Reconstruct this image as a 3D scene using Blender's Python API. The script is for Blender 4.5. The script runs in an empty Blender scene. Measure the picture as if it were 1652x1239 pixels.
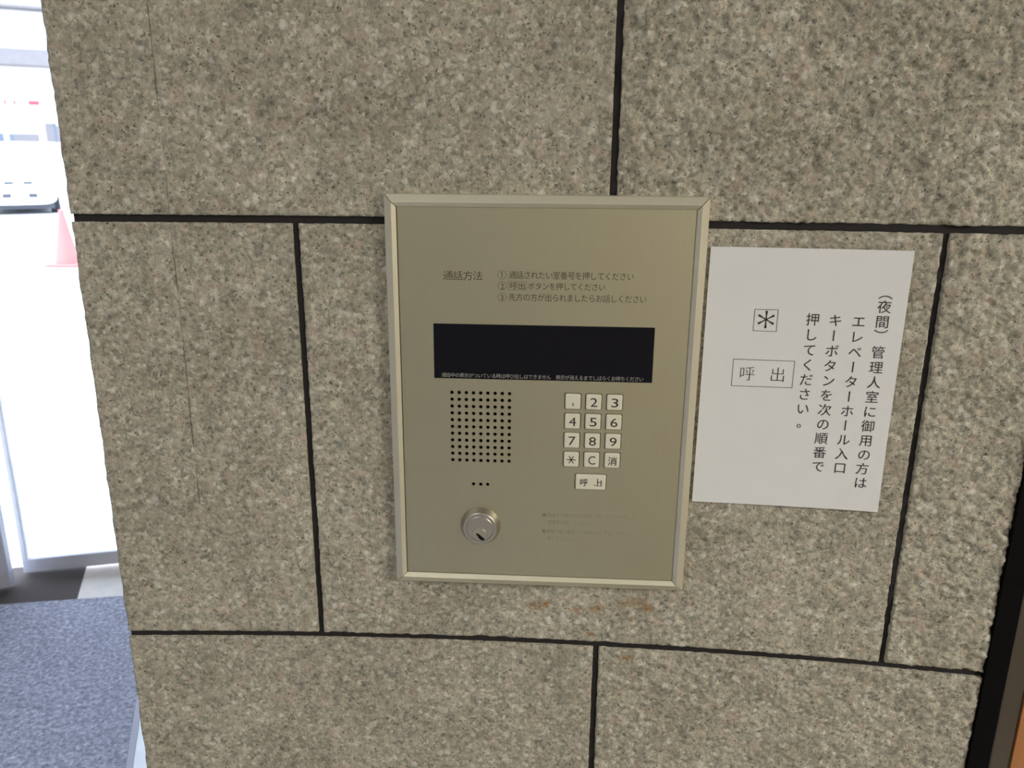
import bpy, bmesh, math, random
import numpy as np
from mathutils import Vector, Matrix

random.seed(7)
S = bpy.context.scene
COL = S.collection
Z0 = 0.98                      # height of the panel's local zero above the lobby floor

# ------------------------------------------------------------------ camera
F_PX, PITCH, YAW, ROLL = 1321.44, 0.2808, -0.0551, 0.0080
CAM = Vector((0.0153, -0.8875, 0.5168 + Z0))
fw = Vector((math.sin(YAW)*math.cos(PITCH), math.cos(YAW)*math.cos(PITCH), -math.sin(PITCH)))
r0 = Vector((math.cos(YAW), -math.sin(YAW), 0)); u0 = r0.cross(fw)
rt = math.cos(ROLL)*r0 + math.sin(ROLL)*u0
up = -math.sin(ROLL)*r0 + math.cos(ROLL)*u0
cd = bpy.data.cameras.new('camera'); cam = bpy.data.objects.new('camera', cd); COL.objects.link(cam)
cam.matrix_world = Matrix(((rt.x, up.x, -fw.x, CAM.x), (rt.y, up.y, -fw.y, CAM.y), (rt.z, up.z, -fw.z, CAM.z), (0, 0, 0, 1)))
cd.sensor_width = 36; cd.lens = F_PX/1652*36; cd.clip_start = 0.02; cd.clip_end = 300
cd.dof.use_dof = True; cd.dof.focus_distance = 0.92; cd.dof.aperture_fstop = 11
S.camera = cam

# ------------------------------------------------------------------ world, sun, lamps, exposure
wd = bpy.data.worlds.new('world'); S.world = wd; wd.use_nodes = True
bg = wd.node_tree.nodes['Background']
bg.inputs[0].default_value = (0.72, 0.84, 1.10, 1); bg.inputs[1].default_value = 5.5
sl = bpy.data.lights.new('sun', 'SUN'); so = bpy.data.objects.new('sun', sl); COL.objects.link(so)
sl.energy = 7.0; sl.angle = 0.05; sl.color = (1, .97, .92)
so.rotation_euler = Vector((0.35, 0.45, -1.0)).to_track_quat('-Z', 'Y').to_euler()

def area(name, loc, size, sizey, power, color, tgt=None):
    l = bpy.data.lights.new(name, 'AREA'); o = bpy.data.objects.new(name, l); COL.objects.link(o)
    l.shape = 'RECTANGLE'; l.size = size; l.size_y = sizey; l.energy = power; l.color = color
    o.location = loc
    return o
area('ceiling_or_fill_lamp', (2.75, -2.35, 2.57), 0.7, 0.7, 130, (1.0, .985, .92))
area('ceiling_or_fill_lamp', (-1.1, -1.7, 2.57), 0.9, 0.5, 13, (1.0, .985, .92))  # unseen fill lamp, added to brighten the left side

vs = S.view_settings
vs.view_transform = 'Standard'; vs.look = 'None'; vs.gamma = 1; vs.use_curve_mapping = False
vs.exposure = 0.0

# ------------------------------------------------------------------ helpers
WO = {}                        # world origin of every object that can be a parent
def link(o, parent, origin):
    COL.objects.link(o)
    if parent is None:
        o.location = origin
    else:
        o.parent = parent; o.location = Vector(origin) - WO[parent.name]
    WO[o.name] = Vector(origin)
    return o

def root(name, loc, label, cat, group=None, rz=0):
    o = bpy.data.objects.new(name, None); o.empty_display_size = 0.05
    link(o, None, Vector(loc)); o.rotation_euler = (0, 0, rz)
    o['label'] = label; o['category'] = cat
    if group: o['group'] = group
    return o

def obj(name, vf, m, parent=None, origin=None, smooth=False, bevel=0, seg=2):
    """vf = (verts, faces) or a bmesh, in world coordinates -> ONE mesh object"""
    me = bpy.data.meshes.new(name)
    if isinstance(vf, bmesh.types.BMesh):
        vf.normal_update(); vf.to_mesh(me); vf.free()
    else:
        me.from_pydata([tuple(v) for v in vf[0]], [], vf[1])
    n = len(me.vertices); co = np.empty(n*3, np.float32); me.vertices.foreach_get('co', co); co = co.reshape(-1, 3)
    if origin is None:
        origin = (co.min(0)+co.max(0))/2
        if parent is None: origin[2] = co[:, 2].min()
    origin = np.array(origin, np.float32)
    me.vertices.foreach_set('co', (co-origin).ravel()); me.update()
    o = bpy.data.objects.new(name, me)
    for mm in (m if isinstance(m, (list, tuple)) else [m]): me.materials.append(mm)
    if smooth: me.polygons.foreach_set('use_smooth', [True]*len(me.polygons))
    link(o, parent, Vector([float(c) for c in origin]))
    if bevel:
        b = o.modifiers.new('bevel', 'BEVEL'); b.width = bevel; b.segments = seg; b.limit_method = 'ANGLE'; b.angle_limit = 0.6
    return o

def tag(o, label=None, cat=None, group=None, kind=None):
    if label: o['label'] = label
    if cat: o['category'] = cat
    if group: o['group'] = group
    if kind: o['kind'] = kind
    return o

def box(x0, x1, y0, y1, z0, z1, bm=None):
    bm = bm or bmesh.new()
    v = [bm.verts.new((x, y, z)) for x in (x0, x1) for y in (y0, y1) for z in (z0, z1)]
    for f in ((0, 1, 3, 2), (4, 6, 7, 5), (0, 4, 5, 1), (2, 3, 7, 6), (0, 2, 6, 4), (1, 5, 7, 3)):
        bm.faces.new([v[i] for i in f])
    return bm

def prism(pts, z0, z1, bm=None):
    """ground polygon pulled up from z0 to z1"""
    bm = bm or bmesh.new()
    a = [bm.verts.new((p[0], p[1], z0)) for p in pts]; b = [bm.verts.new((p[0], p[1], z1)) for p in pts]
    n = len(pts)
    bm.faces.new(a[::-1]); bm.faces.new(b)
    for i in range(n): bm.faces.new((a[i], a[(i+1) % n], b[(i+1) % n], b[i]))
    bmesh.ops.recalc_face_normals(bm, faces=bm.faces)
    return bm

def rrect(cx, cz, w, h, r, n=4):
    out = []
    for (sx, sz, a0) in ((1, 1, 0), (-1, 1, 90), (-1, -1, 180), (1, -1, 270)):
        for k in range(n+1):
            a = math.radians(a0+90*k/n)
            out.append((cx+sx*(w/2-r)+r*math.cos(a), cz+sz*(h/2-r)+r*math.sin(a)))
    return out

def slabxz(pts, y0, y1, bm=None):
    """polygon in x,z (counter-clockwise seen from the front) pulled from y0 (front) to y1 (back)"""
    bm = bm or bmesh.new()
    a = [bm.verts.new((p[0], y0, p[1])) for p in pts]; b = [bm.verts.new((p[0], y1, p[1])) for p in pts]
    n = len(pts)
    bm.faces.new(a); bm.faces.new(b[::-1])
    for i in range(n): bm.faces.new((a[(i+1) % n], a[i], b[i], b[(i+1) % n]))
    bmesh.ops.recalc_face_normals(bm, faces=bm.faces)
    return bm

def lathe_y(cx, cz, prof, n=64, bm=None):
    """profile [(radius, y)...] turned about the y axis"""
    bm = bm or bmesh.new(); rings = []
    for (r, y) in prof:
        if r < 1e-7: rings.append([bm.verts.new((cx, y, cz))])
        else: rings.append([bm.verts.new((cx+r*math.cos(2*math.pi*k/n), y, cz+r*math.sin(2*math.pi*k/n))) for k in range(n)])
    for A, B in zip(rings, rings[1:]):
        for k in range(n):
            k2 = (k+1) % n
            if len(B) == 1 and len(A) == 1: continue
            if len(B) == 1: bm.faces.new((A[k], A[k2], B[0]))
            elif len(A) == 1: bm.faces.new((A[0], B[k2], B[k]))
            else: bm.faces.new((A[k], A[k2], B[k2], B[k]))
    bmesh.ops.recalc_face_normals(bm, faces=bm.faces)
    return bm

# ------------------------------------------------------------------ materials
def mat(name, col, rough=.5, metal=0.0, spec=.5, **k):
    m = bpy.data.materials.new(name); m.use_nodes = True
    b = m.node_tree.nodes['Principled BSDF']
    b.inputs['Base Color'].default_value = (*col, 1); b.inputs['Roughness'].default_value = rough
    b.inputs['Metallic'].default_value = metal; b.inputs['Specular IOR Level'].default_value = spec
    for kk, v in k.items(): b.inputs[kk].default_value = v
    return m
class NT:
    def __init__(s, m): s.t = m.node_tree; s.b = s.t.nodes['Principled BSDF']; s.tc = s.t.nodes.new('ShaderNodeTexCoord')
    def n(s, typ, **k):
        nd = s.t.nodes.new(typ)
        for a, v in k.items():
            if a in nd.inputs.keys(): s.set(nd.inputs[a], v)
            else: setattr(nd, a, v)
        return nd
    def set(s, i, v):
        if isinstance(v, bpy.types.NodeSocket): s.t.links.new(v, i)
        else: i.default_value = v
    def noise(s, scale, detail=3, rough=.5, vec=None, out=0, dist=0):
        nd = s.n('ShaderNodeTexNoise'); nd.inputs['Scale'].default_value = scale; nd.inputs['Detail'].default_value = detail
        nd.inputs['Roughness'].default_value = rough; nd.inputs['Distortion'].default_value = dist
        s.t.links.new(vec or s.tc.outputs['Object'], nd.inputs['Vector']); return nd.outputs[out]
    def voro(s, scale, vec=None, feature='F1'):
        nd = s.n('ShaderNodeTexVoronoi'); nd.feature = feature; nd.inputs['Scale'].default_value = scale
        s.t.links.new(vec or s.tc.outputs['Object'], nd.inputs['Vector']); return nd
    def math(s, op, a, b=0.0, clamp=False):
        nd = s.n('ShaderNodeMath'); nd.operation = op; nd.use_clamp = clamp
        s.set(nd.inputs[0], a); s.set(nd.inputs[1], b); return nd.outputs[0]
    def ramp(s, fac, stops, interp='LINEAR'):
        nd = s.n('ShaderNodeValToRGB'); nd.color_ramp.interpolation = interp
        e = nd.color_ramp.elements
        while len(e) < len(stops): e.new(0.5)
        for el, (p, c) in zip(e, stops): el.position = p; el.color = (*c, 1) if len(c) == 3 else c
        s.t.links.new(fac, nd.inputs[0]); return nd.outputs[0]
    def mix(s, fac, a, b, mode='MIX'):
        nd = s.n('ShaderNodeMix'); nd.data_type = 'RGBA'; nd.blend_type = mode
        s.set(nd.inputs[0], fac)
        for i, v in ((6, a), (7, b)):
            if isinstance(v, tuple): v = (*v, 1)
            s.set(nd.inputs[i], v)
        return nd.outputs[2]
    def vmath(s, op, a, b):
        nd = s.n('ShaderNodeVectorMath'); nd.operation = op; s.set(nd.inputs[0], a); s.set(nd.inputs[1], b); return nd
    def bump(s, h, strength, dist):
        nd = s.n('ShaderNodeBump'); nd.inputs['Strength'].default_value = strength; nd.inputs['Distance'].default_value = dist
        s.t.links.new(h, nd.inputs['Height']); s.t.links.new(nd.outputs[0], s.b.inputs['Normal'])

def granite():
    m = mat('granite', (.5, .45, .36), .85, spec=.25); T = NT(m); P = T.tc.outputs['Object']
    wob = T.vmath('SCALE', T.noise(220, 3, .6, out=1), (0, 0, 0)); wob.inputs['Scale'].default_value = .006
    PW = T.vmath('ADD', P, wob.outputs[0]).outputs[0]
    big = T.noise(9, 4, .55)
    med = T.noise(75, 5, .65)
    fine = T.noise(230, 5, .7)
    v = T.voro(230, PW); sep = T.n('ShaderNodeSeparateColor'); T.t.links.new(v.outputs['Color'], sep.inputs[0])
    grain = T.ramp(sep.outputs[0], [(0, (.16, .155, .135)), (.18, (.28, .27, .23)), (.45, (.42, .39, .32)), (.68, (.46, .42, .35)), (.86, (.55, .515, .43)), (1, (.74, .71, .63))])
    soft = T.ramp(T.math('ADD', T.math('MULTIPLY', med, .4), T.math('MULTIPLY', fine, .6)), [(.33, (.15, .145, .115)), (.46, (.36, .335, .265)), (.55, (.46, .43, .345)), (.66, (.74, .70, .60))])
    c = T.mix(.6, grain, soft)
    pink = T.ramp(T.noise(70, 3), [(.54, (0, 0, 0)), (.70, (1, 1, 1))])
    c = T.mix(T.math('MULTIPLY', pink, .45), c, (.47, .37, .30))
    green = T.ramp(T.noise(85, 3, vec=T.vmath('ADD', P, (3.1, 1.7, 2.3)).outputs[0]), [(.55, (0, 0, 0)), (.68, (1, 1, 1))])
    c = T.mix(T.math('MULTIPLY', green, .40), c, (.27, .275, .235))
    v3 = T.voro(115, PW); s3 = T.n('ShaderNodeSeparateColor'); T.t.links.new(v3.outputs['Color'], s3.inputs[0])
    qz = T.math('MULTIPLY', T.math('GREATER_THAN', s3.outputs[0], .90), T.math('SUBTRACT', 1.0, T.math('MULTIPLY', v3.outputs['Distance'], 1.6), True))
    c = T.mix(T.math('MULTIPLY', qz, .8), c, (.68, .66, .60))
    c = T.mix(.6, c, T.ramp(big, [(.3, (.78, .77, .755)), (.7, (1.12, 1.12, 1.12))]), 'MULTIPLY')
    c = T.vmath('MAXIMUM', T.vmath('ADD', T.vmath('MULTIPLY', c, (1.50, 1.50, 1.48)).outputs[0], (-.146, -.135, -.106)).outputs[0], (.05, .045, .04)).outputs[0]
    v2 = T.voro(470, PW); s2 = T.n('ShaderNodeSeparateColor'); T.t.links.new(v2.outputs['Color'], s2.inputs[0])
    spk = T.math('MULTIPLY', T.math('MULTIPLY', T.math('SUBTRACT', T.math('MULTIPLY', s2.outputs[2], .75), v2.outputs['Distance']), 3.5, True), T.math('GREATER_THAN', s2.outputs[1], .84))
    c = T.mix(T.math('MULTIPLY', spk, .72), c, (.045, .042, .042))
    # rust that ran out from under the panel
    for (x, z, r) in ((-.002, -.029, .016), (.010, -.026, .010), (.049, -.032, .011), (.071, -.029, .013), (.1045, -.0216, .012), (.124, -.0187, .016), (.135, -.026, .010), (.1154, -.0426, .008), (.066, -.066, .009), (.112, -.096, .012)):
        d = T.vmath('SUBTRACT', P, (x, .012, z+Z0)); d2 = T.vmath('MULTIPLY', d.outputs[0], (1, .3, 1.5))
        ln = T.vmath('LENGTH', d2.outputs[0], (0, 0, 0)).outputs['Value']
        k = T.math('SUBTRACT', 1.0, T.math('DIVIDE', ln, r), True)
        k = T.math('MULTIPLY', k, T.math('MULTIPLY', T.math('SUBTRACT', med, .30, True), 3.2), True)
        c = T.mix(k, c, (.30, .15, .035))
    # hairline seam in the corner stones
    sx = T.n('ShaderNodeSeparateXYZ'); T.t.links.new(P, sx.inputs[0])
    wx = T.math('ADD', sx.outputs[0], T.math('MULTIPLY', T.noise(14, 2), .0040))
    dx = T.math('ABSOLUTE', T.math('ADD', wx, .4090))
    seam = T.math('LESS_THAN', dx, T.math('MULTIPLY', T.math('SUBTRACT', T.noise(28, 3), .36, True), .0034))
    zz = sx.outputs[2]
    on = T.math('MULTIPLY', T.math('GREATER_THAN', zz, Z0+.10), T.math('LESS_THAN', zz, Z0+.66))
    c = T.mix(T.math('MULTIPLY', T.math('MULTIPLY', seam, on), .65), c, (.10, .085, .07))
    T.t.links.new(c, T.b.inputs['Base Color'])
    h = T.math('ADD', T.math('MULTIPLY', T.noise(420, 4, .7), .6), T.math('MULTIPLY', v.outputs['Distance'], -.35))
    T.bump(h, .8, .0028)
    return m
M_GRAN = granite()
M_JOINT = mat('black_sealant', (.026, .024, .024), .7, spec=.2)

def steel(name, col, rough, streak=.12, metal=1.0):
    m = mat(name, col, rough, metal); T = NT(m)
    st = T.vmath('MULTIPLY', T.tc.outputs['Object'], (1500, 60, 14)).outputs[0]
    nd = T.n('ShaderNodeTexNoise'); nd.inputs['Scale'].default_value = 1; nd.inputs['Detail'].default_value = 2; T.t.links.new(st, nd.inputs['Vector'])
    smear = T.noise(16, 4, .6)
    r = T.math('ADD', rough-.08, T.math('MULTIPLY', T.math('ADD', nd.outputs[0], smear), .08))
    T.t.links.new(r, T.b.inputs['Roughness'])
    c = T.mix(T.math('MULTIPLY', nd.outputs[0], streak), col, tuple(x*.6 for x in col))
    c = T.mix(T.math('MULTIPLY', T.math('SUBTRACT', smear, .45, True), .8), c, tuple(x*y for x, y in zip(col, (.86, .82, .74))))
    T.t.links.new(c, T.b.inputs['Base Color'])
    T.bump(nd.outputs[0], .06, .0003)
    return m
M_PLATE = steel('brushed_steel', (.575, .545, .40), .46, .22, .96)
M_FRAME = steel('frame_steel', (.78, .745, .60), .50, .08, .75)
M_LOCK = steel('lock_steel', (.54, .51, .45), .36, .06)
M_PLUG = steel('plug_steel', (.56, .53, .42), .40, .06)
M_DARK = mat('dark_inside', (.010, .009, .008), .8, spec=.1)
M_GLASSBLK = mat('black_display', (.005, .005, .010), .12, spec=.22)
M_DISPTXT = mat('display_print', (.42, .42, .40), .6)
M_KEY = mat('cream_plastic', (.78, .745, .61), .45, spec=.35)
M_LEG = mat('legend_black', (.02, .02, .02), .6)
M_TXT = mat('brown_print', (.05, .032, .018), .6)
M_INK = mat('toner', (.03, .03, .03), .7)

def faded():
    m = mat('faded_print', (.20, .165, .10), .6); T = NT(m)
    tr = T.n('ShaderNodeBsdfTransparent'); mx = T.n('ShaderNodeMixShader')
    out = [n for n in T.t.nodes if n.type == 'OUTPUT_MATERIAL'][0]
    sx = T.n('ShaderNodeSeparateXYZ'); T.t.links.new(T.tc.outputs['Object'], sx.inputs[0])
    keep = T.math('SUBTRACT', .50, T.math('MULTIPLY', T.math('ADD', sx.outputs[0], .045, True), 2.8), True)
    keep = T.math('MULTIPLY', keep, T.math('ADD', .35, T.noise(160, 3)), True)
    T.set(mx.inputs[0], keep); T.t.links.new(tr.outputs[0], mx.inputs[1]); T.t.links.new(T.b.outputs[0], mx.inputs[2])
    T.t.links.new(mx.outputs[0], out.inputs[0]); return m
M_FADED = faded()

def paper():
    m = mat('paper', (.80, .80, .78), .8, spec=.15); T = NT(m)
    T.t.links.new(T.mix(T.noise(25, 3), (.83, .835, .84), (.78, .79, .80)), T.b.inputs['Base Color']); return m
M_PAPER = paper()

def carpet():
    m = mat('carpet', (.1, .1, .12), .95, spec=.1); T = NT(m)
    n1 = T.noise(85, 5, .8); n2 = T.noise(220, 3, .6)
    c = T.ramp(n1, [(.32, (.10, .10, .125)), (.5, (.42, .425, .50)), (.68, (.95, .95, 1.0))]); c = T.mix(T.math('MULTIPLY', n2, .4), c, (.60, .61, .72))
    T.t.links.new(c, T.b.inputs['Base Color']); T.bump(T.math('ADD', n1, n2), .8, .006); return m
M_MAT = carpet()
M_EDGE = mat('vinyl_edging', (.40, .385, .43), .5)

def tile():
    m = mat('floor_stone', (.6, .57, .5), .14); T = NT(m)
    br = T.n('ShaderNodeTexBrick'); br.offset = 0; T.t.links.new(T.tc.outputs['Object'], br.inputs['Vector'])
    for k, v in (('Color1', (.25, .235, .20, 1)), ('Color2', (.23, .215, .18, 1)), ('Mortar', (.15, .14, .12, 1)), ('Scale', 1.0), ('Mortar Size', .004), ('Brick Width', .6), ('Row Height', .6)): br.inputs[k].default_value = v
    c = T.mix(.25, br.outputs[0], T.ramp(T.noise(30, 4), [(.3, (.16, .15, .13)), (.7, (.30, .28, .25))]))
    T.t.links.new(c, T.b.inputs['Base Color']); return m
M_TILE = tile()

def plain(name, col, rough=.8, var=.12, scale=6, metal=0.0):
    m = mat(name, col, rough, metal); T = NT(m)
    T.t.links.new(T.mix(T.noise(scale, 4), tuple(c*(1-var) for c in col), tuple(min(1, c*(1+var)) for c in col)), T.b.inputs['Base Color']); return m
M_WALL = plain('plaster', (.50, .46, .38))
M_BROWN = plain('brown_panelling', (.13, .085, .05), .5)
M_CEIL = plain('ceiling_paint', (.72, .70, .66))
M_ALU = plain('aluminium', (.80, .81, .88), .42)
M_ALUW = plain('pale_aluminium', (.86, .86, .88), .4)
M_WHITE_STRIP = plain('white_floor_strip', (.84, .84, .81), .14, scale=20)
M_SILL_DARK = mat('dark_sill', (.115, .098, .088), .9, spec=.08)
M_SILL_PALE = plain('pale_sill', (.80, .72, .63), .6, scale=25)
M_BLACKMETAL = mat('black_metal', (.003, .0028, .0034), .8, spec=.1)
M_JAMB = plain('dull_steel', (.13, .108, .088), .38, metal=.8)
M_PAVE = plain('concrete', (.62, .61, .58), .9, scale=3)
M_BLDW = plain('white_render', (.66, .65, .64), .8)
M_BLDG = plain('lilac_grey_panel', (.19, .17, .17), .7)
M_BLDB = plain('blue_grey_shutter', (.12, .14, .18), .6)
M_RED = mat('red_paint', (.62, .06, .07), .5)
M_CONE = mat('cone_plastic', (.80, .135, .12), .5)
M_CARW = mat('white_car_paint', (.82, .82, .82), .25, **{'Coat Weight': .5})
M_CARG = mat('car_window', (.30, .34, .40), .08)
M_CARD = mat('car_black_plastic', (.06, .062, .075), .6)
M_TYRE = mat('tyre_rubber', (.03, .03, .034), .85)
M_CHROME = mat('chrome', (.75, .75, .75), .2, 1.0)
M_LAMP = mat('headlight_lens', (.75, .77, .8), .15)

def wood():
    m = mat('orange_wood', (.36, .15, .05), .35); T = NT(m)
    st = T.vmath('MULTIPLY', T.tc.outputs['Object'], (60, 60, 3)).outputs[0]
    T.t.links.new(T.mix(T.noise(1.5, 5, .6, vec=st), (.34, .135, .042), (.50, .225, .085)), T.b.inputs['Base Color']); return m
M_WOOD = wood()

def glass():
    m = bpy.data.materials.new('door_glass'); m.use_nodes = True; t = m.node_tree; t.nodes.clear()
    out = t.nodes.new('ShaderNodeOutputMaterial'); mx = t.nodes.new('ShaderNodeMixShader')
    tr = t.nodes.new('ShaderNodeBsdfTransparent'); tr.inputs[0].default_value = (.93, .95, .95, 1)
    gl = t.nodes.new('ShaderNodeBsdfGlossy'); gl.inputs['Roughness'].default_value = .02
    fr = t.nodes.new('ShaderNodeFresnel'); fr.inputs[0].default_value = 1.3
    t.links.new(fr.outputs[0], mx.inputs[0]); t.links.new(tr.outputs[0], mx.inputs[1]); t.links.new(gl.outputs[0], mx.inputs[2]); t.links.new(mx.outputs[0], out.inputs[0])
    return m
M_GLASS = glass()

# ------------------------------------------------------------------ granite wall
def vnoise(u, v, seed):
    iu = np.floor(u).astype(np.int64); iv = np.floor(v).astype(np.int64); fu = u-iu; fv = v-iv
    fu = fu*fu*(3-2*fu); fv = fv*fv*(3-2*fv)
    def h(a, b):
        x = (a*374761393 + b*668265263 + seed*1442695041) & 0x7fffffff
        x = ((x ^ (x >> 13))*1274126177) & 0x7fffffff
        return ((x ^ (x >> 16)) & 0xffff)/65535.0*2-1
    return (h(iu, iv)*(1-fu)+h(iu+1, iv)*fu)*(1-fv)+(h(iu, iv+1)*(1-fu)+h(iu+1, iv+1)*fu)*fv
def relief(x, z, seed):
    a = vnoise(x/.0060, z/.0060, seed); b = vnoise((x+z*.6)/.0038, (z-x*.6)/.0038, seed+1)
    c = vnoise(x/.017, z/.017, seed+2); d = vnoise(x/.06, z/.06, seed+3)
    e = vnoise((x*.8-z*.6)/.0095, (z*.8+x*.6)/.0095, seed+4); pits = -np.clip((e-.25)*2.2, 0, 1)
    return .42*a+.30*b+.50*c+.45*d+.75*pits
def wall_y(x): return .014-.0111*x-.091*x*x
WX0, WX1 = -.519, .5305
JH = .0042                                     # half a joint
ROWS = [(-.98, -.601, (-.27, .41)), (-.601, -.081, (.074,)), (-.081, .4392, (-.2743, .4164)), (.4392, .959, (.0722,)), (.959, 1.479, (-.27, .41)), (1.479, 1.64, (.07,))]
V, Fq, off = [], [], 0
def add_slab(x0, x1, z0, z1, amp, step, seed, side=False, left=0, right=0):
    global off
    nx = max(3, int(round((x1-x0)/step))+1); nz = max(3, int(round((z1-z0)/step))+1)
    X, Z = np.meshgrid(np.linspace(x0, x1, nx), np.linspace(z0, z1, nz))
    ed = np.minimum(np.minimum(X-x0, x1-X), np.minimum(Z-z0, z1-Z))
    roll = np.clip(1-ed/.0022, 0, 1)**2*.0010
    jit = np.clip(1-ed/.004, 0, 1)*(np.where(x1-X < .006, .15, 1) if right else 1)
    Xj = X+jit*vnoise(Z/.006, X/.02, seed+9)*.0003*(.5+amp)+np.clip(1-(X-x0)/.02, 0, 1)*left*(vnoise(Z/.013, X*0, 77)*.0005+vnoise(Z/.030, X*0, 78)*.0007); Zj = Z+jit*vnoise(X/.006, Z/.02, seed+8)*.0003*(.5+amp)
    hgt = np.clip(relief(X, Z, 11)*amp*.0022, -.0036, .0040) - roll
    if side: co = np.stack([WX0-.0016-hgt*.5, X, Zj], -1)
    else: co = np.stack([Xj, wall_y(X)-hgt, Zj], -1)
    idx = np.arange(nx*nz).reshape(nz, nx)+off
    q = np.stack([idx[:-1, :-1], idx[:-1, 1:], idx[1:, 1:], idx[1:, :-1]], -1).reshape(-1, 4)
    if side: q = q[:, ::-1]
    V.append(co.reshape(-1, 3)); Fq.append(q); off += nx*nz
    # the stone's own thickness round its rim
    loop = np.concatenate([idx[0, :], idx[1:, -1], idx[-1, -2::-1], idx[-2:0:-1, 0]])
    rim = co.reshape(-1, 3)[loop-(off-nx*nz)].copy()
    if side: rim[:, 0] += .018
    else: rim[:, 1] += .018
    li = np.arange(len(loop))+off
    q2 = np.stack([np.roll(loop, -1), loop, li, np.roll(li, -1)], -1)
    if side: q2 = q2[:, ::-1]
    V.append(rim); Fq.append(q2); off += len(loop)
AMP = {(2, 0): .40, (2, 1): .75, (2, 2): 1.7, (3, 0): .50, (3, 1): 2.0, (1, 0): .65, (1, 1): 1.2}
for r, (za, zb, cuts) in enumerate(ROWS):
    xs = [WX0]+list(cuts)+[WX1]
    for k in range(len(xs)-1):
        fine = (.0016 if k else .0020) if r in (1, 2, 3) else .008
        add_slab(xs[k]+(JH*.9 if k else 0), xs[k+1]-(JH*.9 if k < len(xs)-2 else 0), za+JH, zb-JH, AMP.get((r, k), .6), fine, 40+r*7+k, left=0 if k else 1, right=k == len(xs)-2)
    add_slab(wall_y(WX0)+.019, .33, za+JH, zb-JH, .5, .006 if r in (1, 2, 3) else .01, 90+r, side=True)
V = np.concatenate(V); V[:, 2] += Z0; Fq = np.concatenate(Fq)
me = bpy.data.meshes.new('wall_front')
me.vertices.add(len(V)); me.vertices.foreach_set('co', V.astype(np.float32).ravel())
me.loops.add(Fq.size); me.loops.foreach_set('vertex_index', Fq.astype(np.int32).ravel())
me.polygons.add(len(Fq)); me.polygons.foreach_set('loop_start', np.arange(0, Fq.size, 4, dtype=np.int32))
me.polygons.foreach_set('use_smooth', np.ones(len(Fq), bool)); me.update(calc_edges=True)
me.materials.append(M_GRAN)
wall = bpy.data.objects.new('wall_front', me); link(wall, None, Vector((0, 0, 0))); tag(wall, 'curved wall of beige granite blocks with black joints', kind='structure')
pts = [(WX0+.0012, .325)]+[(x, wall_y(x)+.0047) for x in np.linspace(WX0+.0012, WX1, 40)]+[(WX1, .325)]
obj('joint_sealant', prism(pts, .0, 2.62), M_JOINT, wall)['label'] = 'black joint filler between the granite blocks'

# ------------------------------------------------------------------ lettering
_tc = {}
def glyphs(s, off=0.0):
    """flat letters as (verts 2-D, faces), unit size"""
    key = (s, off)
    if key in _tc: return _tc[key]
    cu = bpy.data.curves.new('t', 'FONT'); cu.body = s; cu.size = 1; cu.offset = off; cu.resolution_u = 3
    o = bpy.data.objects.new('t', cu); COL.objects.link(o)
    dg = bpy.context.evaluated_depsgraph_get(); dg.update()
    m = bpy.data.meshes.new_from_object(o.evaluated_get(dg))
    v = np.array([(p.co.x, p.co.y) for p in m.vertices]) if len(m.vertices) else np.zeros((0, 2)); f = [tuple(p.vertices) for p in m.polygons]
    bpy.data.objects.remove(o); bpy.data.curves.remove(cu); bpy.data.meshes.remove(m)
    _tc[key] = (v, f); return v, f
class Ink:
    """collects flat marks in a plane; put() maps them onto the surface"""
    def __init__(s): s.v, s.f = [], []
    def add(s, v, f):
        o = len(s.v); s.v += [tuple(p) for p in v]; s.f += [tuple(i+o for i in q) for q in f]
    def fit(s, txt, x0, x1, z0, z1, off=0.0):
        v, f = glyphs(txt, off)
        a, b = v.min(0), v.max(0); v = (v-a)/(b-a)*np.array([x1-x0, z1-z0])+np.array([x0, z0]); s.add(v, f)
    def char(s, ch, cx, cz, w, h=None, off=0.0, rot=0):
        """one character set in its em square (centre cx,cz)"""
        v, f = glyphs(ch, off); h = h or w
        v = v-np.array([.5, .38])
        if rot:
            c = (v.min(0)+v.max(0))/2; v = v-c; v = np.stack([v[:, 1], -v[:, 0]], 1)
        s.add(v*np.array([w, h])+np.array([cx, cz]), f)
    def row(s, txt, x0, x1, zc, h, off=0.0):
        n = len(txt); w = (x1-x0)/n
        for i, ch in enumerate(txt):
            if ch != ' ': s.char(ch, x0+w*(i+.5), zc, w*1.07, h, off)
    def line(s, a, b, t):
        a = np.array(a, float); b = np.array(b, float); d = (b-a)/np.linalg.norm(b-a); n = np.array([-d[1], d[0]])*t/2
        s.add([a-n, b-n, b+n, a+n], [(0, 1, 2, 3)])
    def frame(s, x0, x1, z0, z1, t):
        s.line((x0-t/2, z0), (x1+t/2, z0), t); s.line((x0-t/2, z1), (x1+t/2, z1), t); s.line((x0, z0), (x0, z1), t); s.line((x1, z0), (x1, z1), t)
    def ring(s, cx, cz, r, t, n=32):
        v = []; 
        for k in range(n):
            a = 2*math.pi*k/n
            for q in (r-t/2, r+t/2): v.append((cx+q*math.cos(a), cz+q*math.sin(a)))
        s.add(v, [(2*k, 2*k+1, (2*k+3) % (2*n), (2*k+2) % (2*n)) for k in range(n)])
    def put(s, name, fy, m, parent, z=Z0):
        v = [(p[0], fy(p[0], p[1]) if callable(fy) else fy, p[1]+z) for p in s.v]
        me_bm = bmesh.new(); vv = [me_bm.verts.new(p) for p in v]
        for q in s.f:
            try: me_bm.faces.new([vv[i] for i in q])
            except ValueError: pass
        me_bm.normal_update()
        rev = [f for f in me_bm.faces if f.normal.y > 0]; bmesh.ops.reverse_faces(me_bm, faces=rev)
        return obj(name, me_bm, m, parent)

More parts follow.
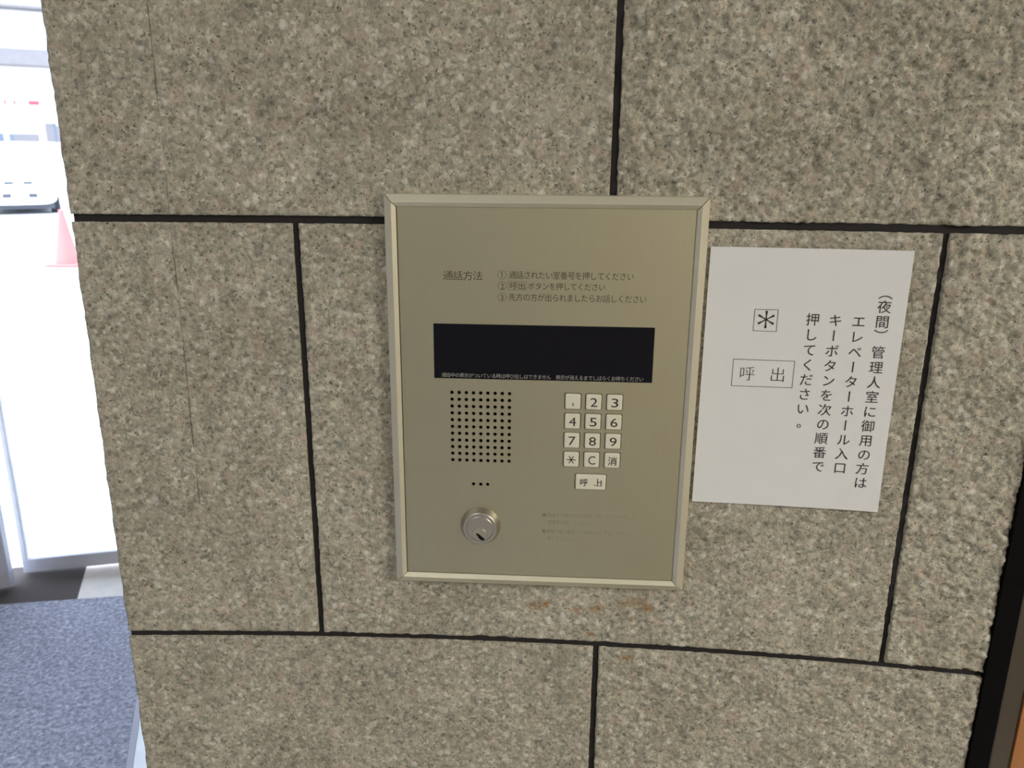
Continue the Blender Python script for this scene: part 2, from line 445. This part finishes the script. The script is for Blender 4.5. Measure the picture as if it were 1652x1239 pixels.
# ------------------------------------------------------------------ the intercom panel
PX0, PX1, PZ0, PZ1 = -.1728, .1732, .0067, .4688
panel = root('intercom_panel', (0, .014, Z0+PZ0), 'brushed steel door intercom panel with keypad set in the granite wall', 'intercom')
RW = .0130
prof = [(0, .016), (0, .0009), (.0004, .0003), (.0078, -.0044), (.0084, -.0047), (RW-.0005, -.0014), (RW, -.0009), (RW, .004)]
def rail(side):
    bm = bmesh.new(); g = .0005
    def ring(end):
        out = []
        for (s, y) in prof:
            if side == 'top': x = (PX0+s+g) if end == 0 else (PX1-s-g); z = PZ1-s
            if side == 'bottom': x = (PX1-s-g) if end == 0 else (PX0+s+g); z = PZ0+s
            if side == 'left': x = PX0+s; z = (PZ0+s+g) if end == 0 else (PZ1-s-g)
            if side == 'right': x = PX1-s; z = (PZ1-s-g) if end == 0 else (PZ0+s+g)
            out.append(bm.verts.new((x, y, z+Z0)))
        return out
    a, b = ring(0), ring(1); n = len(prof)
    for i in range(n): bm.faces.new((a[i], a[(i+1) % n], b[(i+1) % n], b[i]))
    bm.faces.new(a[::-1]); bm.faces.new(b)
    bmesh.ops.recalc_face_normals(bm, faces=bm.faces); return bm
for sd in ('top', 'bottom', 'left', 'right'):
    obj('frame_rail', rail(sd), M_FRAME, panel)
obj('gap_backing', box(-.162, .162, .0055, .0135, Z0+.017, Z0+.456), M_DARK, panel)  # near-black block added behind the plate so its gaps look shaded
# face plate with every opening cut through it
KX = (.0355, .0589, .0824); KZ = (.2418, .2184, .1952, .1720); KW, KH = .0174, .0180
CALL = (.0587, .1445, .0350, .0186)
HOLES = [(-.1020+.0082*i, .2489-.0082*j) for i in range(9) for j in range(11)]
DOTS = [(-.0779, .1372), (-.0695, .1372), (-.0613, .1372)]
DX0, DX1, DZ0, DZ1 = -.1219, .1230, .2654, .3285
cu = bpy.data.curves.new('plate', 'CURVE'); cu.dimensions = '2D'; cu.fill_mode = 'BOTH'; cu.extrude = .0007
def spl(pp):
    sp = cu.splines.new('POLY'); sp.points.add(len(pp)-1)
    for q, p in zip(sp.points, pp): q.co = (p[0], p[1], 0, 1)
    sp.use_cyclic_u = True
spl([(-.1589, PZ0+RW+.0005), (.1598, PZ0+RW+.0005), (.1598, PZ1-RW-.0002), (-.1589, PZ1-RW-.0002)])
spl([(DX0, DZ0), (DX1, DZ0), (DX1, DZ1), (DX0, DZ1)])
for x in KX:
    for z in KZ: spl(rrect(x, z, KW+.0017, KH+.0017, .0020))
spl(rrect(CALL[0], CALL[1], CALL[2]+.0017, CALL[3]+.0017, .0020))
for (x, z) in HOLES+DOTS: spl([(x+.00205*math.cos(a*math.pi/10), z+.00205*math.sin(a*math.pi/10)) for a in range(20)])
po = bpy.data.objects.new('plate', cu); COL.objects.link(po)
dg = bpy.context.evaluated_depsgraph_get(); dg.update()
pm = bpy.data.meshes.new_from_object(po.evaluated_get(dg)); bpy.data.objects.remove(po)
bm = bmesh.new(); bm.from_mesh(pm); bpy.data.meshes.remove(pm)
for v in bm.verts: v.co = Vector((v.co.x, .0008-v.co.z, v.co.y+Z0))
bmesh.ops.recalc_face_normals(bm, faces=bm.faces)
obj('face_plate', bm, M_PLATE, panel)
obj('speaker_cloth', box(-.108, -.030, .0030, .0045, Z0+.160, Z0+.255), M_DARK, panel)
# display window and its printed line
dw = obj('display_window', box(DX0+.0001, DX1-.0001, .0003, .0045, Z0+DZ0+.0001, Z0+DZ1-.0001), M_GLASSBLK, panel)
k = Ink(); k.row('通話中の表示がついている時は呼び出しはできません 表示が消えるまでしばらくお待ちください', -.1136, .1136, .2694, .0058, -.004)
k.put('display_text', .00015, M_DISPTXT, dw)
# printed instructions
TY = -.00005
k = Ink(); k.row('通話方法', -.1102, -.0664, .3823, .0112, -.004); k.put('title_text', TY, M_TXT, panel)
k = Ink(); k.ring(-.0457, .3838, .0046, .00035); k.line((-.0456, .3808), (-.0456, .3868), .0007); k.line((-.0469, .3855), (-.0455, .3866), .0006); k.row('通話されたい室番号を押してください', -.0380, .0975, .3840, .0092, -.004); k.put('instruction_text', TY, M_TXT, panel)
k = Ink(); k.ring(-.0451, .3717, .0046, .00035); k.char('2', -.0431, .3715, .0078, .0085, -.004); k.row('呼出', -.0371, -.0195, .3720, .0088, -.004); k.frame(-.0384, -.0186, .3674, .3768, .00025); k.row('ボタンを押してください', -.0172, .0672, .3720, .0088, -.004); k.put('instruction_text', TY, M_TXT, panel)
k = Ink(); k.ring(-.0454, .3592, .0046, .00035); k.char('3', -.0434, .3590, .0078, .0085, -.004); k.row('先方の方が出られましたらお話しください', -.0382, .1123, .3596, .0092, -.004); k.put('instruction_text', TY, M_TXT, panel)
for (x0, x1, z, s) in ((.0034, .1130, .1006, '■間違えて押された時は[消]ボタンを押して'), (.0096, .0640, .0915, '室番号を押してください'), (.0034, .1100, .0798, '■管理人室と通話される時は＊[呼出]ボタンを'), (.0096, .0428, .0700, '押してください')):
    k = Ink(); k.row(s, x0, x1, z, .0056, -.006); t = k.put('faded_text', TY, M_FADED, panel, )
    # worn away towards the right: the print thins out along the line
    t['label'] = 'faint worn line of small print'
# keys
def key_bm(cx, cz, w, h):
    bm = bmesh.new(); lv = []
    for (ins, y, r) in ((0, .0040, .0016), (0, -.0012, .0016), (.0003, -.0019, .0016), (.0010, -.00235, .0014), (.0022, -.0025, .0011)):
        lv.append([bm.verts.new((p[0], y, p[1]+Z0)) for p in rrect(cx, cz, w-2*ins, h-2*ins, r)])
    n = len(lv[0])
    for A, B in zip(lv, lv[1:]):
        for i in range(n): bm.faces.new((A[i], A[(i+1) % n], B[(i+1) % n], B[i]))
    bm.faces.new(lv[-1]); bm.faces.new(lv[0][::-1])
    bmesh.ops.recalc_face_normals(bm, faces=bm.faces); return bm
KY = -.00258
names = ['1', '2', '3', '4', '5', '6', '7', '8', '9', '*', 'C', '消']
for i, ch in enumerate(names):
    cx, cz = KX[i % 3], KZ[i//3]
    kb = obj('key_button', key_bm(cx, cz, KW, KH), M_KEY, panel, smooth=False)
    k = Ink()
    if ch == '1':
        k.add([(cx-.0005, cz-.0050), (cx+.0005, cz-.0050), (cx+.0006, cz-.0016), (cx+.0001, cz-.0008), (cx-.0005, cz-.0022)], [(0, 1, 2, 3, 4)]); kb['label'] = 'key with its figure 1 mostly worn off'
    elif ch == '*':
        for a in (0, 60, 120):
            dx, dz = .0052*math.cos(math.radians(a)), .0052*math.sin(math.radians(a)); k.line((cx-dx, cz-dz), (cx+dx, cz+dz), .00105)
        kb['label'] = 'asterisk key'
    elif ch == '消':
        k.char(ch, cx+.0004, cz-.0004, .0110, .0110, .012); kb['label'] = 'key marked 消'
    else:
        wd_ = .0080; k.fit(ch, cx-wd_/2+.0002, cx+wd_/2+.0002, cz-.0053, cz+.0051, 0.0); kb['label'] = 'key marked '+ch
    k.put('key_legend', KY, M_LEG, kb)
kb = obj('call_button', key_bm(CALL[0], CALL[1], CALL[2], CALL[3]), M_KEY, panel); kb['label'] = 'wide call key with partly worn lettering'
k = Ink(); cx, cz = CALL[:2]
k.char('呼', cx-.0079, cz-.0002, .0100, .0100, .012)
x = cx+.0082
k.line((x-.0002, cz+.0048), (x-.0002, cz-.0040), .0010); k.line((x-.0002, cz+.0004), (x+.0038, cz+.0004), .0009); k.line((x+.0040, cz+.0030), (x+.0040, cz-.0045), .0011)
k.line((x-.0040, cz-.0036), (x+.0042, cz-.0042), .0006); k.line((x-.0042, cz-.0026), (x-.0030, cz-.0037), .0004)
k.put('key_legend', KY, M_LEG, kb)
# lock cylinder
LX, LZ = -.0697, .0842+Z0
lk = obj('lock_cylinder', lathe_y(LX, LZ, [(.0237, .001), (.0237, -.0012), (.0234, -.0018), (.0203, -.0086), (.0199, -.0091), (.0193, -.0094), (.0160, -.0094), (.0158, -.0086), (.0, -.0086)]), M_LOCK, panel, smooth=True)
lk.modifiers.new('es', 'EDGE_SPLIT').split_angle = .45
c1 = obj('lock_core', lathe_y(LX, LZ, [(.0156, -.008), (.0156, -.0094), (.0152, -.0097), (.0, -.0097)]), M_LOCK, lk, smooth=True); c1.modifiers.new('es', 'EDGE_SPLIT').split_angle = .45
c2 = obj('key_plug', lathe_y(LX-.0006, LZ-.0072, [(.0084, -.009), (.0084, -.0098), (.0080, -.0102), (.0, -.0102)]), M_PLUG, lk, smooth=True); c2.modifiers.new('es', 'EDGE_SPLIT').split_angle = .45
ax, az, bx, bz = -.0745, .0788+Z0, -.0640, .0698+Z0
d = np.array([bx-ax, bz-az]); d /= np.linalg.norm(d); nn = np.array([-d[1], d[0]])
def kp(t, s): q = np.array([ax, az])+d*t*1.04+nn*s*1.02; return (q[0], q[1])
obj('keyhole', slabxz([kp(0, -.0003), kp(.002, -.0010), (kp(.0045, -.0014)), kp(.0055, -.0024), kp(.0085, -.0026), kp(.0120, -.0016), kp(.0126, .0004), kp(.0112, .0016), kp(.0072, .0014), kp(.0040, .0018), kp(.0018, .0011), kp(.0006, .0006)], -.01035, -.0100), M_DARK, lk)['label'] = 'dark slanted key slot'

# ------------------------------------------------------------------ the paper notice
PU = np.array([.9981, -.0622]); P0 = np.array([.1779, .0091]); PZT = .4170
def pap_y(u): return P0[1]+PU[1]*u-.0040-.0010*math.sin(min(1, max(0, u/.2085))*math.pi)*-1
def pap(u, w): 
    y = pap_y(u) - .0012*max(0, (u-.16)/.05)**2*(0.6+.4*math.cos(w*20)) + .0004*math.sin(w*24+u*15)
    return (P0[0]+PU[0]*u, y, PZT-w+Z0)
PWD, PHT = .2075, .2958
bm = bmesh.new(); nu, nw = 20, 28; gr = {}
for lay, dy in ((0, 0), (1, .0003)):
    for i in range(nu+1):
        for j in range(nw+1):
            q = pap(PWD*i/nu, PHT*j/nw); gr[lay, i, j] = bm.verts.new((q[0], q[1]+dy, q[2]))
for lay in (0, 1):
    for i in range(nu):
        for j in range(nw):
            q = [gr[lay, i, j], gr[lay, i, j+1], gr[lay, i+1, j+1], gr[lay, i+1, j]]; bm.faces.new(q if lay == 0 else q[::-1])
for i in range(nu):
    for j in (0, nw): bm.faces.new((gr[0, i, j], gr[0, i+1, j], gr[1, i+1, j], gr[1, i, j]))
for j in range(nw):
    for i in (0, nu): bm.faces.new((gr[0, i, j], gr[1, i, j], gr[1, i, j+1], gr[0, i, j+1]))
bmesh.ops.recalc_face_normals(bm, faces=bm.faces)
note = obj('paper_notice', bm, M_PAPER, None, smooth=False)
tag(note, 'white paper notice with vertical black writing on the granite beside the steel panel', 'notice')
def pfy(x, z):
    u = (x-P0[0])/PU[0]; return pap(u, PZT-z)[1]-.0004
def pc(u, w): return P0[0]+PU[0]*u/1000, PZT+w/1000
def column(txt, u, w0, pitch, sz=.0148, special={}):
    k = Ink()
    for i, ch in enumerate(txt):
        x, z = pc(u, w0-pitch*i)
        if i in special: x, z = pc(u+special[i][0], special[i][1])
        k.char(ch, x, z, sz, sz, .0, rot=1 if ch in '（）ー' else 0)
    k.put('printed_column', pfy, M_INK, note)
sp1 = {0: (0, -49.5), 1: (0, -59.6), 2: (0, -75.9), 3: (0, -86.3)}
column('（夜間）管理人室に御用の方は', 185.0, -43.2, 16.75, special={**sp1, **{i: (0, -109.5-16.87*(i-4)) for i in range(4, 14)}})
column('エレベーターホール入口', 161.0, -76.4, 16.85)
column('キーボタンを次の順番で', 137.0, -76.0, 16.85)
column('押してください。', 113.4, -75.8, 16.85, special={7: (2.2, -193.0)})
k = Ink(); x, z = pc(64.5, -77.5)
for a in (90, 30, -30):
    dx, dz = math.cos(math.radians(a)), math.sin(math.radians(a))
    for sgn in (1, -1):
        ex, ez = x+sgn*dx*.0093, z+sgn*dz*.0093; wx_, wz_ = -dz*sgn, dx*sgn
        k.add([(x, z), (ex-wx_*.0013, ez-wz_*.0013), (ex+sgn*dx*.0005, ez+sgn*dz*.0005), (ex+wx_*.0013, ez+wz_*.0013)], [(0, 1, 2, 3)])
        k.add([(x-wx_*.0006, z-wz_*.0006), (ex-wx_*.0006, ez-wz_*.0006), (ex+wx_*.0006, ez+wz_*.0006), (x+wx_*.0006, z+wz_*.0006)], [(0, 1, 2, 3)])
x0, z1 = pc(51.8, -66.5); x1, z0 = pc(76.4, -90.3); k.frame(x0, x1, z0, z1, .0005)
k.put('boxed_asterisk', pfy, M_INK, note)
k = Ink(); x, z = pc(49.5, -138.6); k.char('呼', x, z, .0180, .0180, -.014); x, z = pc(82.5, -138.8); k.char('出', x, z, .0180, .0180, -.014)
x0, z1 = pc(33.5, -122.8); x1, z0 = pc(99.2, -153.3); k.frame(x0, x1, z0, z1, .0005)
k.put('boxed_word', pfy, M_INK, note)

# ------------------------------------------------------------------ lobby shell
ANG = math.radians(17); DU = Vector((math.cos(ANG), math.sin(ANG))); DN = Vector((-DU.y, DU.x))   # along the entrance, outwards
D0 = Vector((-1.87, 1.665))
def dp(s, t=0): q = D0+DU*s+DN*t; return (q.x, q.y)
RX0, RX1, RY0 = -3.4, 3.2, -3.4
def door_s(x): return (x-D0.x)/DU.x
room = [(RX0, RY0), (RX1, RY0), (RX1, dp(door_s(RX1), .03)[1]), dp(door_s(RX0), .03)]
fl = obj('floor', prism(room, -.06, 0), M_TILE, None, origin=(0, 0, 0)); tag(fl, 'grey brown stone lobby floor', kind='structure')
ce = obj('ceiling', prism([(RX0, RY0), (RX1, RY0), (RX1, dp(door_s(RX1), .3)[1]), dp(door_s(RX0), .3)], 2.62, 2.75), M_CEIL); tag(ce, 'lobby ceiling', kind='structure')
wb = obj('wall_back', box(RX0-.1, RX1+.1, RY0-.1, RY0, 0, 2.62), M_WALL); tag(wb, 'lobby wall behind the viewer', kind='structure')
wl = obj('wall_left', box(RX0-.1, RX0, RY0, dp(door_s(RX0))[1], 0, 2.62), M_CEIL); tag(wl, 'lobby wall at the far left', kind='structure')
wr = obj('wall_right', box(RX1, RX1+.1, RY0, dp(door_s(RX1))[1], 0, 2.62), M_BROWN); tag(wr, 'brown lobby wall at the right', kind='structure')
# the wall over and beside the glass doors
hd = prism([dp(-1.7, -.06), dp(5.6, -.06), dp(5.6, .06), dp(-1.7, .06)], 2.15, 2.62); prism([dp(1.35, -.06), dp(5.6, -.06), dp(5.6, .06), dp(1.35, .06)], 0, 2.15, hd)
tag(obj('wall_entrance', hd, M_WALL), 'wall over and beside the glass entrance', kind='structure')

# ------------------------------------------------------------------ entrance doors
def leaf(name, s0, s1, t, label, stile_w, rail_h, mstile, zs0=.018):
    d = root(name, (*dp(s0, t), zs0), label, 'door'); d['kind'] = 'structure'
    th = .02
    def sec(a, b, z0, z1, th=th): return prism([dp(a, t-th), dp(b, t-th), dp(b, t+th), dp(a, t+th)], z0, z1)
    obj('bottom_rail', sec(s0, s1, zs0, zs0+rail_h), M_ALU, d, bevel=.002)
    obj('top_rail', sec(s0, s1, 2.06, 2.13), M_ALU, d)
    obj('stile', sec(s1-stile_w, s1, zs0+rail_h, 2.06), mstile, d, bevel=.002)
    obj('stile', sec(s0, s0+stile_w, zs0+rail_h, 2.06), mstile, d, bevel=.002)
    obj('glass_pane', sec(s0+stile_w, s1-stile_w, zs0+rail_h, 2.06, .004), M_GLASS, d)
    return d
leaf('door_1', -.008, 1.33, 0, 'glass entrance door leaf with grey bottom rail beyond the granite wall', .016, .050, M_ALUW)
leaf('door_2', -1.45, -.020, -.10, 'glass entrance door leaf with grey stile at the left edge', .15, .050, M_ALU)
# sill in front of the doors: darker colour at the left, paler at the right
def quad(p): return p
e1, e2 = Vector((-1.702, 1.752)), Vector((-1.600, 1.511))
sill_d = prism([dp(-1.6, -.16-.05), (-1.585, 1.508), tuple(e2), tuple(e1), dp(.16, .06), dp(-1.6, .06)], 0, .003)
tag(obj('trim_1', sill_d, M_SILL_DARK), 'dark part of the door sill', kind='structure')
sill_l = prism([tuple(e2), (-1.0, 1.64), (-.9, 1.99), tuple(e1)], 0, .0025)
tag(obj('trim_2', sill_l, M_SILL_PALE), 'pale part of the door sill beside the dark one', kind='structure')
# mat
ed = Vector((.093, -.231)).normalized(); en = Vector((-ed.y, ed.x))
A = Vector((-1.034, .756)); top = A-ed*.865; bot = A+ed*3.6
mt = root('floor_mat', (-1.7, .3, 0), 'large blue grey carpet mat on the lobby floor at the entrance', 'mat')
obj('pile', prism([(-3.35, 1.125), (-3.35, bot.y), (bot.x, bot.y), (top.x, top.y)], .001, .006), M_MAT, mt)
e_out = .016
obj('edging', prism([(top.x, top.y), (bot.x, bot.y), (bot.x+en.x*e_out, bot.y+en.y*e_out), (top.x+en.x*e_out, top.y+en.y*e_out)], .001, .005), M_EDGE, mt)

b1 = (top.x+en.x*e_out, top.y+en.y*e_out); b2 = (bot.x+en.x*e_out, bot.y+en.y*e_out)
bd_ = prism([b2, (b2[0]+en.x*.24, b2[1]+en.y*.24), (b1[0]+en.x*.24, b1[1]+en.y*.24), b1], 0, .0015)
tag(obj('trim_5', bd_, M_WHITE_STRIP), 'white polished floor strip beside the mat', kind='structure')  # white strip of floor along the mat edging

# ------------------------------------------------------------------ wooden door and its frame at the right
tag(obj('trim_3', box(.5310, .5545, -.0215, .03, 0, 2.1), M_BLACKMETAL), 'black strip beside the granite wall', kind='structure')
tag(obj('trim_4', box(.5550, .5790, -.0225, .03, 0, 2.1), M_JAMB, bevel=.002), 'dull steel door jamb at the right', kind='structure')
dr = obj('door_3', box(.5800, 1.45, -.024, .015, .004, 2.1), M_WOOD); tag(dr, 'orange wooden door at the right edge', 'door', kind='structure')
obj('wall_side', box(.5310, RX1, -.020, .10, 2.1, 2.62), M_WALL)['kind'] = 'structure'
obj('wall_side', box(1.455, RX1, -.020, .10, 0, 2.1), M_WALL)['kind'] = 'structure'

# ------------------------------------------------------------------ outside
pv = obj('pavement', prism([dp(-60, .06), dp(40, .06), dp(40, 70), dp(-60, 70)], -.1, -.004), M_PAVE); tag(pv, 'sunlit concrete outside', kind='structure')

# traffic cone
cone = root('traffic_cone', (-6.285, 9.335, 0), 'red traffic cone standing on the pavement beyond the entrance', 'cone')
def lathe_z(cx, cy, prof, n=32):
    bm = lathe_y(0, 0, prof, n)
    for v in bm.verts: v.co = Vector((cx+v.co.x, cy+v.co.z, v.co.y))
    bmesh.ops.recalc_face_normals(bm, faces=bm.faces); return bm
obj('cone_body', lathe_z(-6.285, 9.335, [(.150, .03), (.145, .05), (.03, .68), (.026, .70), (.0, .70)]), M_CONE, cone, smooth=True)
obj('cone_base', box(-6.485, -6.085, 9.135, 9.535, 0, .032), M_CONE, cone, bevel=.02)

# car: built nose towards +x about its own base, then turned to face the lobby
car = root('car', (0, 0, 0), 'white car facing the entrance across the sunlit pavement', 'car')
SEC = [(1.66, .28, .62, .58), (1.64, .22, .78, .66), (1.55, .20, .90, .715), (1.30, .20, .98, .735), (.98, .20, 1.03, .74), (.70, .20, 1.25, .74), (.40, .20, 1.47, .74), (.10, .20, 1.54, .74), (-.9, .20, 1.55, .74), (-1.45, .22, 1.50, .735), (-1.62, .25, 1.20, .72), (-1.68, .32, .80, .66)]
bm = bmesh.new(); rings = []
for (x, zb, zt, hw) in SEC:
    r_ = []
    for k_ in range(28):
        a = 2*math.pi*k_/28; c_, s_ = math.cos(a), math.sin(a)
        px = math.copysign(abs(c_)**.38, c_); pz = math.copysign(abs(s_)**.38, s_)
        z_ = (zb+zt)/2+pz*(zt-zb)/2
        nar = 1-.14*max(0, (z_-.95)/.6)
        r_.append(bm.verts.new((x, px*hw*nar, z_)))
    rings.append(r_)
for A_, B_ in zip(rings, rings[1:]):
    for k_ in range(28): bm.faces.new((A_[k_], A_[(k_+1) % 28], B_[(k_+1) % 28], B_[k_]))
bm.faces.new(rings[0]); bm.faces.new(rings[-1][::-1]); bmesh.ops.recalc_face_normals(bm, faces=bm.faces)
obj('body', bm, M_CARW, car, smooth=True)
def hexa(pts8):
    bm = bmesh.new(); v = [bm.verts.new(p) for p in pts8]
    for f in ((0, 1, 2, 3), (4, 7, 6, 5), (0, 4, 5, 1), (1, 5, 6, 2), (2, 6, 7, 3), (3, 7, 4, 0)): bm.faces.new([v[i] for i in f])
    bmesh.ops.recalc_face_normals(bm, faces=bm.faces); return bm
obj('windshield', hexa([(.96, -.60, 1.06), (.96, .60, 1.06), (.42, .56, 1.465), (.42, -.56, 1.465), (.93, -.60, 1.03), (.93, .60, 1.03), (.39, .56, 1.43), (.39, -.56, 1.43)]), M_CARG, car)
for sgn in (1, -1):
    for (x0, x1, x2, x3) in ((.62, .05, .05, .34), (-.02, -.72, -.72, -.02), (-.80, -1.42, -1.36, -.80)):
        obj('side_window', hexa([(x0, sgn*.735, 1.02), (x1, sgn*.735, 1.02), (x2, sgn*.655, 1.42), (x3, sgn*.655, 1.42), (x0, sgn*.70, 1.02), (x1, sgn*.70, 1.02), (x2, sgn*.62, 1.42), (x3, sgn*.62, 1.42)]), M_CARG, car)
    obj('headlight', hexa([(1.668, sgn*.36, .70), (1.60, sgn*.66, .72), (1.585, sgn*.67, .86), (1.64, sgn*.38, .80), (1.60, sgn*.36, .70), (1.54, sgn*.66, .72), (1.52, sgn*.67, .86), (1.58, sgn*.38, .80)]), M_LAMP, car)
    obj('mirror', box(.70, .80, sgn*.84-.08, sgn*.84+.08, 1.02, 1.16), M_CARW, car, bevel=.03)
    gr_ = obj('grille_slot', box(1.62, 1.672, sgn*.18-.085, sgn*.18+.085, .655, .71), M_CARD, car)
    for x in (1.08, -1.12):
        w_ = obj('wheel', lathe_y(x, .27, [(.0, sgn*.66-.10), (.25, sgn*.66-.10), (.27, sgn*.66-.07), (.27, sgn*.66+.06), (.25, sgn*.66+.09), (.0, sgn*.66+.09)], 32), M_TYRE, car)
        obj('hubcap', lathe_y(x, .27, [(.0, sgn*.755), (.15, sgn*.755), (.165, sgn*.735), (.0, sgn*.735)], 24), M_CHROME, w_)
obj('bumper', box(1.52, 1.70, -.68, .68, .29, .47), M_CARW, car, bevel=.05, seg=3)
obj('lower_grille', box(1.66, 1.712, -.33, .33, .37, .46), M_CARD, car)
obj('number_plate', box(1.70, 1.722, -.165, .165, .365, .53), M_CARW, car)
obj('underbody', box(-1.5, 1.45, -.64, .64, .11, .30), M_CARD, car)
CARP = Vector((-12.62, 18.15, 0)); car.location = CARP; car.rotation_euler = (0, 0, math.atan2(-.84, .54))

# building across the street
BX, BY = -16.66, 25.0
BROT = math.radians(33)
bd = root('building', (BX, BY, 0), 'pale building across the street behind the white car', 'building', rz=BROT)
def bbox_(x0, x1, y0, y1, z0, z1): return box(BX+x0, BX+x1, BY+y0, BY+y1, z0, z1)
obj('facade', bbox_(-5, 6, .2, 5, 0, 4.6), M_BLDW, bd)
obj('canopy', bbox_(-5, 6, -.7, .2, 3.78, 4.22), M_BLDG, bd)
obj('upper_wall', bbox_(-5, 6, .2, 5, 4.6, 5.42), M_BLDW, bd)
obj('eaves', bbox_(-5, 6, -.5, .2, 5.40, 5.48), M_BLDG, bd)
for (xa, xb, za, zb, m_) in ((-1.5, -.66, 1.50, 1.80, M_BLDB), (-.50, -.38, 1.57, 1.79, M_BLDB), (-.38, .30, 1.57, 1.79, M_BLDG), (.52, .74, 1.57, 2.12, M_BLDG), (.74, .82, 1.55, 2.12, M_BLDB), (.82, 1.10, 1.57, 2.05, M_BLDG), (2.2, 5.2, .1, 2.6, M_BLDB)):
    obj('window', bbox_(xa, xb, .12, .22, za, zb), m_, bd)
sg = root('street_sign', (BX, BY, 2.5), 'white sign board with a row of red marks on the pale building', 'sign', rz=BROT)
obj('board', bbox_(-1.6, .62, -.05, .19, 2.45, 2.95), M_BLDW, sg)
for (xa, xb) in ((-1.5, -1.1), (-.86, -.64), (-.50, -.45), (-.25, -.20), (-.05, -.02), (.15, .44)):
    obj('red_mark', bbox_(xa, xb, -.07, -.045, 2.66, 2.78), M_RED, sg)
